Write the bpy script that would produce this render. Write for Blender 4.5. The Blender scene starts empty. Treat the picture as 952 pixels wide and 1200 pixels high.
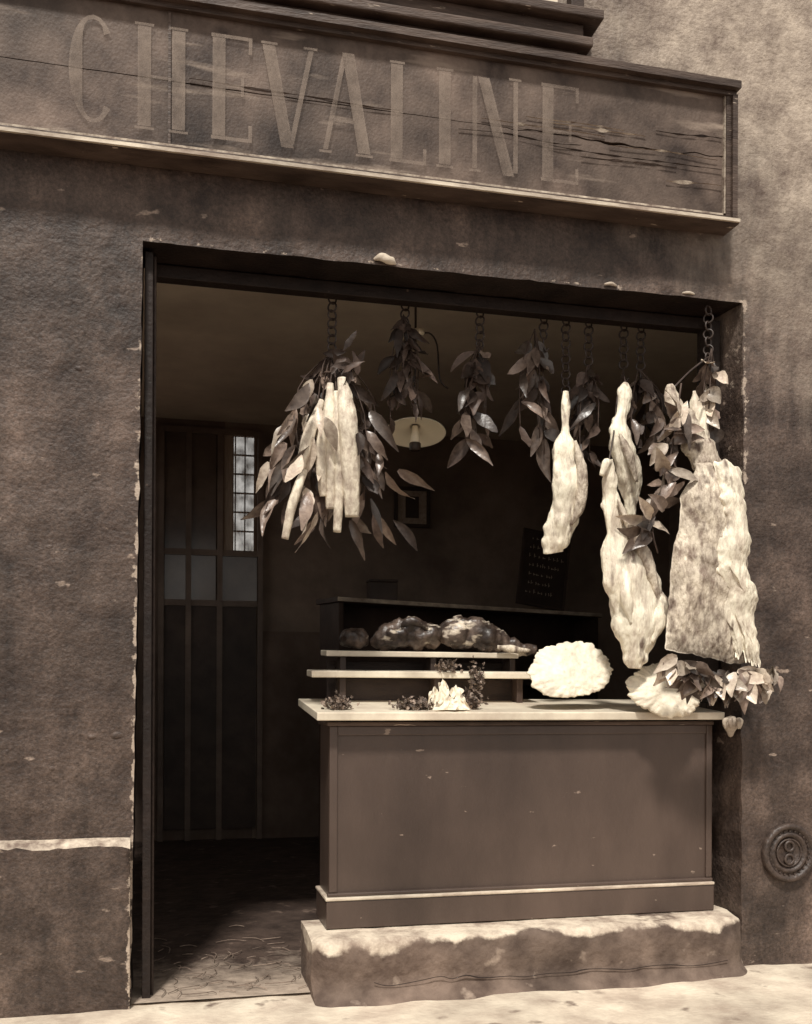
import bpy, math, random
from mathutils import Vector, Matrix, noise
random.seed(7)
S = bpy.context.scene
R = math.radians

# ------------------------------------------------------------------ tones
def tone(v):
    q = math.sqrt(v)
    return (v, v*(.57+.35*q), v*(.44+.29*q), 1)

def N(nt, t, **kw):
    n = nt.nodes.new(t)
    for k, v in kw.items():
        if hasattr(n, k): setattr(n, k, v)
        else: n.inputs[k].default_value = v
    return n

def mat(name, v1, v2, scale=6, detail=5, rough=.8, bump=.3, bscale=60, stretch=(1,1,1),
        island=0.0, big=.35, bigscale=1.2, lo=.35, hi=.65, spec=.3, bdist=.01, speck=None, speckscale=30, speckth=.68, speckw=.04,
        sstretch=None):
    m = bpy.data.materials.new(name); m.use_nodes = True
    nt = m.node_tree; L = nt.links.new
    bs = nt.nodes['Principled BSDF']
    bs.inputs['Roughness'].default_value = rough
    bs.inputs['Specular IOR Level'].default_value = spec
    tc = N(nt, 'ShaderNodeTexCoord')
    mp = N(nt, 'ShaderNodeMapping'); mp.inputs['Scale'].default_value = stretch
    L(tc.outputs['Object'], mp.inputs['Vector'])
    n1 = N(nt, 'ShaderNodeTexNoise'); n1.inputs['Scale'].default_value = scale; n1.inputs['Detail'].default_value = detail
    n1.inputs['Roughness'].default_value = .65
    L(mp.outputs[0], n1.inputs['Vector'])
    cr = N(nt, 'ShaderNodeValToRGB')
    cr.color_ramp.elements[0].position = lo; cr.color_ramp.elements[0].color = tone(v1)
    cr.color_ramp.elements[1].position = hi; cr.color_ramp.elements[1].color = tone(v2)
    L(n1.outputs['Fac'], cr.inputs[0])
    col = cr.outputs[0]
    if big > .1:
        n2 = N(nt, 'ShaderNodeTexNoise'); n2.inputs['Scale'].default_value = bigscale; n2.inputs['Detail'].default_value = 3
        L(tc.outputs['Object'], n2.inputs['Vector'])
        mr = N(nt, 'ShaderNodeMapRange'); mr.inputs[1].default_value = .3; mr.inputs[2].default_value = .7
        mr.inputs[3].default_value = 1-big; mr.inputs[4].default_value = 1+big*.6
        L(n2.outputs['Fac'], mr.inputs[0])
        mul = N(nt, 'ShaderNodeVectorMath', operation='SCALE')
        L(col, mul.inputs[0]); L(mr.outputs[0], mul.inputs['Scale'])
        col = mul.outputs[0]
    if island:
        ge = N(nt, 'ShaderNodeNewGeometry')
        mi = N(nt, 'ShaderNodeMapRange'); mi.inputs[3].default_value = 1-island; mi.inputs[4].default_value = 1+island
        L(ge.outputs['Random Per Island'], mi.inputs[0])
        m2 = N(nt, 'ShaderNodeVectorMath', operation='SCALE')
        L(col, m2.inputs[0]); L(mi.outputs[0], m2.inputs['Scale']); col = m2.outputs[0]
    if speck is not None:
        n4 = N(nt, 'ShaderNodeTexNoise'); n4.inputs['Scale'].default_value = speckscale; n4.inputs['Detail'].default_value = 5
        if sstretch:
            mp2 = N(nt, 'ShaderNodeMapping'); mp2.inputs['Scale'].default_value = sstretch
            L(tc.outputs['Object'], mp2.inputs['Vector']); L(mp2.outputs[0], n4.inputs['Vector'])
        else: L(mp.outputs[0], n4.inputs['Vector'])
        ms = N(nt, 'ShaderNodeMapRange'); ms.inputs[1].default_value = speckth; ms.inputs[2].default_value = speckth+speckw
        L(n4.outputs['Fac'], ms.inputs[0])
        mx = N(nt, 'ShaderNodeMix', data_type='RGBA')
        L(ms.outputs[0], mx.inputs[0]); L(col, mx.inputs[6]); mx.inputs[7].default_value = tone(speck)
        col = mx.outputs[2]
    L(col, bs.inputs['Base Color'])
    if bump > .05:
        n3 = N(nt, 'ShaderNodeTexNoise'); n3.inputs['Scale'].default_value = bscale; n3.inputs['Detail'].default_value = 4
        L(mp.outputs[0], n3.inputs['Vector'])
        bp = N(nt, 'ShaderNodeBump'); bp.inputs['Strength'].default_value = bump; bp.inputs['Distance'].default_value = bdist
        L(n3.outputs['Fac'], bp.inputs['Height']); L(bp.outputs[0], bs.inputs['Normal'])
    return m

M = {}
M['wood_dark'] = mat('dark_painted_wood', .03, .06, 5, stretch=(1,4,4), rough=.55, bump=.3)
M['reveal'] = mat('black_reveal_paint', .014, .03, 8, rough=.6, bump=.4, speck=.12, speckscale=22, speckth=.72)
M['counter'] = mat('counter_front_paint', .06, .095, 2.5, detail=9, stretch=(1,1,.35), rough=.38, bump=.1, bscale=120, big=.3, speck=.26, speckscale=15, speckth=.72, speckw=.02, spec=.55, sstretch=(1,1,2))
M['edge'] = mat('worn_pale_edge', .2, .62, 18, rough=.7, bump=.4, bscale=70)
M['edge2'] = mat('pale_rub_and_highlight', .34, .72, 12, rough=.6, bump=.3, bscale=70, stretch=(.4,1,1))
M['marble'] = mat('marble_slab', .62, .88, 5, detail=8, rough=.3, bump=.03, big=.2, bigscale=3)
M['sign'] = mat('weathered_sign_paint', .045, .2, 3.0, detail=12, stretch=(1.6,1,1.3), rough=.6, bump=.28, bscale=60, big=.5, bigscale=2.2, speck=.36, speckscale=3.2, speckth=.60, speckw=.2, sstretch=(.7,1,5), lo=.34, hi=.7)
M['frame'] = mat('sign_frame_paint', .05, .13, 9, stretch=(.4,1,3), rough=.5, bump=.4, speck=.45, speckscale=30, speckth=.69)
M['fat'] = mat('carcass_fat', .62, .93, 10, detail=10, stretch=(2.4,1,.7), rough=.5, bump=.7, bscale=45, big=.2, bigscale=5, lo=.38, hi=.54, spec=.45, bdist=.009, speck=.2, speckscale=8, speckth=.575, speckw=.14, sstretch=(3.0,2,1.0))
M['fat2'] = mat('rib_membrane', .26, .72, 14, detail=10, stretch=(2.0,1,.8), rough=.55, bump=.9, bscale=45, big=.25, bigscale=6, lo=.36, hi=.58, bdist=.011, speck=.13, speckscale=10, speckth=.56, speckw=.14, sstretch=(2.2,2,1.2))
M['caul'] = mat('caul_fat', .72, .93, 24, detail=9, rough=.6, bump=.6, bscale=60, big=.12, bigscale=8, bdist=.008, speck=.45, speckscale=16, speckth=.62, speckw=.1)
M['meat'] = mat('dark_meat', .03, .16, 11, detail=8, rough=.4, bump=.5, bscale=40, big=.3, bigscale=9, lo=.42, hi=.66, spec=.5, speck=.65, speckscale=9, speckth=.575, speckw=.08, sstretch=(1,1,2.2))
M['sausage'] = mat('sausage_skin', .42, .88, 30, detail=8, rough=.55, bump=.8, bscale=60, big=.2, bigscale=8, spec=.4, stretch=(1,1,.5), bdist=.008)
M['leaf'] = mat('laurel_leaf', .11, .22, 30, rough=.34, bump=.2, island=.75, big=.05, spec=.6)
M['leafpale'] = mat('pale_laurel_leaf', .36, .62, 30, rough=.36, bump=.25, island=.45, big=.05, spec=.6)
M['leafshade'] = mat('shaded_dark_leaf', .05, .1, 30, rough=.5, bump=.2, island=.6, big=.05)  # darker leaf copy: shade behind the lintel put into the colour
M['stem'] = mat('stem', .05, .1, 20, big=0)
M['iron'] = mat('iron', .03, .06, 30, rough=.45, bump=.0, spec=.5, big=0)
M['castiron'] = mat('cast_iron', .03, .09, 30, rough=.5, bump=.5, spec=.5)
M['enamel'] = mat('white_enamel', .9, .94, 5, rough=.3, bump=.0, big=0)
M['pavement'] = mat('pavement_stone', .42, .72, 4, detail=10, rough=.9, bump=.5, bscale=40, big=.25, bigscale=1.6, bdist=.01, speck=.18, speckscale=7, speckth=.62, speckw=.1)
M['kerb'] = mat('kerb_stone', .3, .45, 8, rough=.9, bump=.5)
M['road'] = mat('road_surface', .1, .16, 6, rough=.9, bump=.8, bscale=20)
M['straw'] = mat('straw', .14, .3, 20, island=.4, big=0, bump=0)
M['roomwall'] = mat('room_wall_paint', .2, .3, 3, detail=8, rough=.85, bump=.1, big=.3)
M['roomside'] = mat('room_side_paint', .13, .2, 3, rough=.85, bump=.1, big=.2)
M['ceiling'] = mat('ceiling_plaster', .6, .75, 2, rough=.9, bump=.1, big=.12)
M['partition'] = mat('partition_wood', .15, .22, 6, rough=.5, bump=.1)
M['doorpanel'] = mat('door_panel_paint', .045, .075, 6, rough=.5, bump=.1)
M['glassdk'] = mat('dusty_glass', .08, .14, 3, rough=.2, bump=.0, spec=.6)
M['chalkb'] = mat('slate', .03, .05, 8, rough=.6, bump=0, big=0)
M['chalk'] = mat('chalk', .3, .55, 60, rough=.9, big=0, bump=0)
M['paper'] = mat('print_paper', .3, .45, 25, rough=.8, bump=0, big=0)
M['curtain'] = mat('net_curtain', .3, .42, 40, stretch=(4,1,.3), rough=.9, bump=0, big=0)
M['parsley'] = mat('parsley', .07, .3, 60, rough=.6, island=.6, big=0, bump=0)
M['whitepaint'] = mat('white_window_paint', .7, .85, 8, rough=.5, bump=.1)

def mathn(nt):
    L=nt.links.new
    def math_(op,a,b=None,c=None):
        n = N(nt,'ShaderNodeMath', operation=op)
        for i,v in enumerate((a,b,c)):
            if v is None: continue
            if isinstance(v,(int,float)): n.inputs[i].default_value=v
            else: L(v,n.inputs[i])
        return n.outputs[0]
    return math_

def net_mat():
    m=bpy.data.materials.new('sheer_net'); m.use_nodes=True; nt=m.node_tree; L=nt.links.new; bs=nt.nodes['Principled BSDF']
    bs.inputs['Base Color'].default_value=tone(.4); bs.inputs['Roughness'].default_value=.9
    tc=N(nt,'ShaderNodeTexCoord'); w=N(nt,'ShaderNodeTexNoise'); w.inputs['Scale'].default_value=9; w.inputs['Detail'].default_value=6; L(tc.outputs['Object'],w.inputs['Vector'])
    mr=N(nt,'ShaderNodeMapRange'); mr.inputs[1].default_value=.35; mr.inputs[2].default_value=.65; mr.inputs[3].default_value=.45; mr.inputs[4].default_value=.93; L(w.outputs['Fac'],mr.inputs[0])
    tr=N(nt,'ShaderNodeBsdfTransparent'); mx=N(nt,'ShaderNodeMixShader'); L(mr.outputs[0],mx.inputs[0]); L(tr.outputs[0],mx.inputs[1]); L(bs.outputs[0],mx.inputs[2])
    L(mx.outputs[0],nt.nodes['Material Output'].inputs['Surface']); return m
M['net']=net_mat()

def floor_mat():
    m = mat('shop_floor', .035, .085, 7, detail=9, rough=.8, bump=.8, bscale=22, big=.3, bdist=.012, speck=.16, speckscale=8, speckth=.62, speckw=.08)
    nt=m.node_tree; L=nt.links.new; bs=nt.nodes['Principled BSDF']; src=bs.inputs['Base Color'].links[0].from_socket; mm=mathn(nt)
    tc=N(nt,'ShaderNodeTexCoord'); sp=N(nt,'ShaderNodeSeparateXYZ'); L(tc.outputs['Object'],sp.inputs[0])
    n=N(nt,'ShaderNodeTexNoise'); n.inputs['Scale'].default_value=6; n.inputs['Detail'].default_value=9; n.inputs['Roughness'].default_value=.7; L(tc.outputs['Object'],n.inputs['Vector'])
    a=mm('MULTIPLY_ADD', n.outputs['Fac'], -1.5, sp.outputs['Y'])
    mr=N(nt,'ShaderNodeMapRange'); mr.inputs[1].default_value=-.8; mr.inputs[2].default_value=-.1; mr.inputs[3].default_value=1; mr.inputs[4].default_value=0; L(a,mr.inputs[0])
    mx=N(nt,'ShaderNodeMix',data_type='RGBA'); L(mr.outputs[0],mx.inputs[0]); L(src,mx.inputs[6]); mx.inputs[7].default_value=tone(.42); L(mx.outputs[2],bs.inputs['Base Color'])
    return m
M['floor']=floor_mat()

def step_mat():
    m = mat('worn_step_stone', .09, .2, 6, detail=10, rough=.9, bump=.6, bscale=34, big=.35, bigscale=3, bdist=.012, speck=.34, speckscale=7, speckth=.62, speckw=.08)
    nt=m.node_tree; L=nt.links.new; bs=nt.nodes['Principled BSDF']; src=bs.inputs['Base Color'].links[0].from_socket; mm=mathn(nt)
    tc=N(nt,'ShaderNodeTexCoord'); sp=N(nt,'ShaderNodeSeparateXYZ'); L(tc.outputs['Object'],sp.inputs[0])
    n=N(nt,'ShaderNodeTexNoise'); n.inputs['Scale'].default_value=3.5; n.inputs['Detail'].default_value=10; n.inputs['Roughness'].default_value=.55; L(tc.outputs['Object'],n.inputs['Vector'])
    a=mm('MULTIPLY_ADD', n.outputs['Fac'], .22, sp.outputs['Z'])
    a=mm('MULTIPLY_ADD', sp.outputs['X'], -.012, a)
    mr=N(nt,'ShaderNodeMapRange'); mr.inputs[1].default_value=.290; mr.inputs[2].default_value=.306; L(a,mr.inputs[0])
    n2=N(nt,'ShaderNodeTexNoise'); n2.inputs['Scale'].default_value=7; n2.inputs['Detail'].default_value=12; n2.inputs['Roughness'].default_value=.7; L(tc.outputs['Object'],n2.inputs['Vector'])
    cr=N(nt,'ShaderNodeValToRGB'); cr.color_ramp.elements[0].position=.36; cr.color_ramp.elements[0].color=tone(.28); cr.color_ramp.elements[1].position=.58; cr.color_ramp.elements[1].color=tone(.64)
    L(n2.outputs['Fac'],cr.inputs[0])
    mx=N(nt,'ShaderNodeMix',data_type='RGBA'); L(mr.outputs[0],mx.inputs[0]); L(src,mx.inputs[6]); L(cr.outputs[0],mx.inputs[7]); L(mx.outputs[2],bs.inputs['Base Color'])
    return m
M['step']=step_mat()

def letter_mat():
    m = bpy.data.materials.new('faded_letter_paint'); m.use_nodes = True
    nt = m.node_tree; L = nt.links.new; bs = nt.nodes['Principled BSDF']
    bs.inputs['Base Color'].default_value = tone(.34); bs.inputs['Roughness'].default_value = .7
    tc = N(nt,'ShaderNodeTexCoord'); mp = N(nt,'ShaderNodeMapping'); mp.inputs['Scale'].default_value=(1.5,1,1.2)
    L(tc.outputs['Object'], mp.inputs[0])
    n = N(nt,'ShaderNodeTexNoise'); n.inputs['Scale'].default_value=4; n.inputs['Detail'].default_value=12; n.inputs['Roughness'].default_value=.78
    L(mp.outputs[0], n.inputs['Vector'])
    mr = N(nt,'ShaderNodeMapRange'); mr.inputs[1].default_value=.36; mr.inputs[2].default_value=.62; mr.inputs[3].default_value=.12; mr.inputs[4].default_value=.52
    L(n.outputs['Fac'], mr.inputs[0])
    tr = N(nt,'ShaderNodeBsdfTransparent'); mx = N(nt,'ShaderNodeMixShader')
    L(mr.outputs[0], mx.inputs[0]); L(tr.outputs[0], mx.inputs[1]); L(bs.outputs[0], mx.inputs[2])
    L(mx.outputs[0], nt.nodes['Material Output'].inputs['Surface'])
    return m
M['letter'] = letter_mat()

def facade_mat():
    m = mat('facade_paint', .04, .125, 4.5, detail=12, rough=.58, bump=.4, bscale=70, big=.45, bigscale=1.0, bdist=.01, speck=.26, speckscale=10, speckth=.675, speckw=.03, spec=.4, sstretch=(.7,1,1.6))
    nt = m.node_tree; L = nt.links.new; bs = nt.nodes['Principled BSDF']
    src = bs.inputs['Base Color'].links[0].from_socket; math_=mathn(nt)
    tc = N(nt,'ShaderNodeTexCoord'); sp = N(nt,'ShaderNodeSeparateXYZ'); L(tc.outputs['Object'], sp.inputs[0])
    nz = N(nt,'ShaderNodeTexNoise'); nz.inputs['Scale'].default_value=1.6; nz.inputs['Detail'].default_value=12; nz.inputs['Roughness'].default_value=.7
    mp = N(nt,'ShaderNodeMapping'); mp.inputs['Scale'].default_value=(2.4,1,.6); L(tc.outputs['Object'],mp.inputs[0]); L(mp.outputs[0],nz.inputs['Vector'])
    ng = N(nt,'ShaderNodeTexNoise'); ng.inputs['Scale'].default_value=60; ng.inputs['Detail'].default_value=6; ng.inputs['Roughness'].default_value=.85; L(tc.outputs['Object'],ng.inputs['Vector'])
    g1 = N(nt,'ShaderNodeMapRange'); g1.inputs[1].default_value=.3; g1.inputs[2].default_value=.7; g1.inputs[3].default_value=.35; g1.inputs[4].default_value=1.65; L(ng.outputs['Fac'],g1.inputs[0])
    g2 = N(nt,'ShaderNodeMapRange'); g2.inputs[1].default_value=.35; g2.inputs[2].default_value=.65; g2.inputs[3].default_value=.55; g2.inputs[4].default_value=1.45; L(nz.outputs['Fac'],g2.inputs[0])
    gg = math_('MULTIPLY', g1.outputs[0], g2.outputs[0])
    sc = N(nt,'ShaderNodeVectorMath', operation='SCALE'); L(src,sc.inputs[0]); L(gg,sc.inputs['Scale'])
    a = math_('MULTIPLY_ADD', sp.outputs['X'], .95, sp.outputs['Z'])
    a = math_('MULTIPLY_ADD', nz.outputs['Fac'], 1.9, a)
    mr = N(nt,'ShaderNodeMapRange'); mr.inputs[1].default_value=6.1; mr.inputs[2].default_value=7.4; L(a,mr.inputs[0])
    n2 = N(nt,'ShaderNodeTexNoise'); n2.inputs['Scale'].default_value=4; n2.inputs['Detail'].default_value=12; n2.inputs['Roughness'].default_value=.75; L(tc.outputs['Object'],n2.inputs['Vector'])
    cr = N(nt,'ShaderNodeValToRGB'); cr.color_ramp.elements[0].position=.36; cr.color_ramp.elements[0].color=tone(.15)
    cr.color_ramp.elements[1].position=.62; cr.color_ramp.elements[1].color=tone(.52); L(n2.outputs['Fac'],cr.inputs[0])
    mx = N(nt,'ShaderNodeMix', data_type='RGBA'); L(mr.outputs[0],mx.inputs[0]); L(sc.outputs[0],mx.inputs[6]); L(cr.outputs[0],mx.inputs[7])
    nc = N(nt,'ShaderNodeTexNoise'); nc.inputs['Scale'].default_value=14; nc.inputs['Detail'].default_value=7; nc.inputs['Roughness'].default_value=.7
    L(tc.outputs['Object'],nc.inputs['Vector'])
    def edge(x0,w,slope):
        e = math_('MULTIPLY_ADD', sp.outputs['Z'], -slope, sp.outputs['X'])
        d = math_('ABSOLUTE', math_('SUBTRACT', e, x0))
        return math_('MAXIMUM', math_('SUBTRACT', 1.0, math_('DIVIDE', d, w)), 0.0)
    zz = math_('LESS_THAN', sp.outputs['Z'], 3.05)
    e1 = edge(-.113,.026,.0115); e2 = edge(2.60,.03,0)
    e2 = math_('MULTIPLY', e2, math_('MULTIPLY', math_('GREATER_THAN', sp.outputs['Z'], 2.2), .75))
    e1 = math_('MULTIPLY', e1, math_('MULTIPLY_ADD', math_('LESS_THAN', sp.outputs['Z'], 2.15), .45, .5))
    e3 = math_('MAXIMUM', math_('SUBTRACT', 1.0, math_('DIVIDE', math_('ABSOLUTE', math_('SUBTRACT', sp.outputs['Z'], 3.045)), .02)), 0.0)
    inx = math_('MULTIPLY', math_('GREATER_THAN', sp.outputs['X'], -.07), math_('LESS_THAN', sp.outputs['X'], 2.6))
    e3 = math_('MULTIPLY', math_('MULTIPLY', e3, inx), .5)
    e = math_('MAXIMUM', math_('MULTIPLY', math_('MAXIMUM', e1, e2), zz), e3)
    t = math_('MULTIPLY_ADD', e, .24, nc.outputs['Fac'])
    m2 = N(nt,'ShaderNodeMapRange'); m2.inputs[1].default_value=.67; m2.inputs[2].default_value=.72; L(t,m2.inputs[0])
    m3 = math_('MULTIPLY', m2.outputs[0], math_('GREATER_THAN', e, .02))
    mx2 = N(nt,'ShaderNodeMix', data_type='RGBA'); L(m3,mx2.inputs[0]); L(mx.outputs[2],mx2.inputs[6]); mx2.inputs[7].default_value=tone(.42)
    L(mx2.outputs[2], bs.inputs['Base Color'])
    # second, broader relief: trowel marks and scars
    b0 = bs.inputs['Normal'].links[0].from_node
    nb = N(nt,'ShaderNodeTexNoise'); nb.inputs['Scale'].default_value=9; nb.inputs['Detail'].default_value=8; nb.inputs['Roughness'].default_value=.6; L(tc.outputs['Object'],nb.inputs['Vector'])
    bb = N(nt,'ShaderNodeBump'); bb.inputs['Strength'].default_value=.55; bb.inputs['Distance'].default_value=.03; L(nb.outputs['Fac'],bb.inputs['Height'])
    L(bb.outputs[0], b0.inputs['Normal'])
    return m
M['facade'] = facade_mat()

# ------------------------------------------------------------------ mesh builder
class B:
    def __init__(s): s.v=[]; s.f=[]; s.m=[]; s.sm=[]; s.mats=[]
    def mi(s,k):
        if k not in s.mats: s.mats.append(k)
        return s.mats.index(k)
    def add(s, vs, fs, k, smooth=False):
        o=len(s.v); s.v += [tuple(v) for v in vs]; i=s.mi(k)
        for f in fs: s.f.append(tuple(o+j for j in f)); s.m.append(i); s.sm.append(smooth)
    def box(s, x0,x1,y0,y1,z0,z1,k, rot=None, piv=None):
        vs=[Vector((x,y,z)) for x in (x0,x1) for y in (y0,y1) for z in (z0,z1)]
        if rot:
            p=Vector(piv) if piv else Vector(((x0+x1)/2,(y0+y1)/2,(z0+z1)/2))
            vs=[rot@(v-p)+p for v in vs]
        s.add(vs,[(0,1,3,2),(4,6,7,5),(0,4,5,1),(2,3,7,6),(0,2,6,4),(1,5,7,3)],k)
    def loft(s, pts, rad, k, n=20, sub=6, amp=.0, freq=8, flat=.75, seed=0, fold=0.0):
        P=[Vector(p) for p in pts]; C=[];RR=[]
        m=len(P)
        def cm(a,b,c,d,t): return .5*((2*b)+(c-a)*t+(2*a-5*b+4*c-d)*t*t+(3*b-a-3*c+d)*t**3)
        for i in range(m-1):
            a=P[max(i-1,0)];b=P[i];c=P[i+1];d=P[min(i+2,m-1)]
            ra=rad[max(i-1,0)];rb=rad[i];rc=rad[i+1];rd=rad[min(i+2,m-1)]
            for j in range(sub):
                t=j/sub; C.append(cm(a,b,c,d,t)); RR.append(max(.0015,cm(ra,rb,rc,rd,t)))
        C.append(P[-1]); RR.append(rad[-1])
        vs=[]
        for i,c in enumerate(C):
            tg=(C[min(i+1,len(C)-1)]-C[max(i-1,0)]).normalized()
            yv=Vector((0,1,0)) if abs(tg.y)<.9 else Vector((0,0,1))
            sx=tg.cross(yv).normalized(); sy=sx.cross(tg).normalized()
            for j in range(n):
                a=2*math.pi*j/n
                dr=sx*math.cos(a)+sy*math.sin(a)*flat
                p=c+dr*RR[i]
                sc=min(1,RR[i]/.04)
                if amp:
                    q=p*freq+Vector((seed*3.1,seed*1.7,seed))
                    p=p+dr*amp*sc*(noise.noise(q)+.4*noise.noise(q*2.3)+.18*noise.noise(q*5))
                if fold:
                    q=Vector((p.x*20,p.y*20,p.z*4.5+seed*7.3))
                    q2=Vector((p.x*50,p.y*50,p.z*9+seed*3.3))
                    p=p-dr*fold*sc*(max(0,.22-abs(noise.noise(q)))*3.2+max(0,.2-abs(noise.noise(q2)))*1.2-.3)
                vs.append(p)
        fs=[]
        for i in range(len(C)-1):
            for j in range(n):
                fs.append((i*n+j,i*n+(j+1)%n,(i+1)*n+(j+1)%n,(i+1)*n+j))
        o=len(vs); vs.append(C[0]); vs.append(C[-1])
        for j in range(n):
            fs.append((o,(j+1)%n,j)); fs.append((o+1,(len(C)-1)*n+j,(len(C)-1)*n+(j+1)%n))
        s.add(vs,fs,k,True)
    def tube(s, pts, r, k, n=7): s.loft(pts,[r]*len(pts),k,n=n,sub=4,flat=1)
    def torus(s, c, R1, r, k, rot=0, n=18, m=7, sz=1.0):
        c=Vector(c); vs=[]
        for i in range(n):
            a=2*math.pi*i/n
            for j in range(m):
                b=2*math.pi*j/m
                x=(R1+r*math.cos(b))*math.cos(a); z=(R1+r*math.cos(b))*math.sin(a)*sz; y=r*math.sin(b)
                vs.append(c+Vector((x*math.cos(rot)-y*math.sin(rot), x*math.sin(rot)+y*math.cos(rot), z)))
        fs=[(i*m+j,((i+1)%n)*m+j,((i+1)%n)*m+(j+1)%m,i*m+(j+1)%m) for i in range(n) for j in range(m)]
        s.add(vs,fs,k,True)
    def lathe(s, c, prof, k, n=32, rot=None):
        c=Vector(c); vs=[]
        for (r,z) in prof:
            for i in range(n):
                a=2*math.pi*i/n; p=Vector((r*math.cos(a),r*math.sin(a),z))
                if rot: p=rot@p
                vs.append(c+p)
        fs=[(i*n+j,i*n+(j+1)%n,(i+1)*n+(j+1)%n,(i+1)*n+j) for i in range(len(prof)-1) for j in range(n)]
        s.add(vs,fs,k,True)
    def leaf(s, p, d, L, W, k, curl=.25, roll=None):
        p=Vector(p); d=Vector(d).normalized()
        ref=Vector((random.gauss(0,.6),-1,random.gauss(0,.3))) if roll is None else roll
        w=d.cross(ref)
        if w.length<.05: w=Vector((1,0,0))
        w.normalize(); n=w.cross(d).normalized()
        vs=[];K=7; tw=random.gauss(0,.6); fo=random.uniform(.15,.8); wt=random.uniform(-.4,.4); pw=random.uniform(.65,1.1)
        for i in range(K+1):
            t=i/K; hw=W*.5*math.sin(math.pi*min(1,(t*.94+.03))**pw)
            c=p+d*L*t - n*curl*L*t*t + w*(tw*L*.22*t*t+wt*L*.2*math.sin(math.pi*t))
            ww=(w*math.cos(tw*t)+n*math.sin(tw*t))
            wav=.004*math.sin(i*2.1+tw*9)
            vs += [c-ww*hw+n*(hw*fo+wav), c, c+ww*hw+n*(hw*fo-wav)]
        fs=[]
        for i in range(K):
            a=3*i; fs += [(a,a+1,a+4,a+3),(a+1,a+2,a+5,a+4)]
        s.add(vs,fs,k,True)
    def build(s, name, bevel=0, centre=True, parent=None):
        me=bpy.data.meshes.new(name)
        c=Vector((0,0,0))
        if centre:
            xs=[v[0] for v in s.v];ys=[v[1] for v in s.v];zs=[v[2] for v in s.v]
            c=Vector(((min(xs)+max(xs))/2,(min(ys)+max(ys))/2,min(zs)))
        me.from_pydata([tuple(Vector(v)-c) for v in s.v],[],s.f)
        for k in s.mats: me.materials.append(M[k])
        me.polygons.foreach_set('material_index',s.m)
        me.polygons.foreach_set('use_smooth',s.sm)
        me.update()
        o=bpy.data.objects.new(name,me); o.location=c
        S.collection.objects.link(o)
        if bevel:
            b=o.modifiers.new('bevel','BEVEL'); b.width=bevel; b.segments=2; b.limit_method='ANGLE'; b.angle_limit=R(40)
        if parent: o.parent=parent
        return o
def empty(name):
    e=bpy.data.objects.new(name,None); S.collection.objects.link(e); e.empty_display_size=.2; return e

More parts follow.
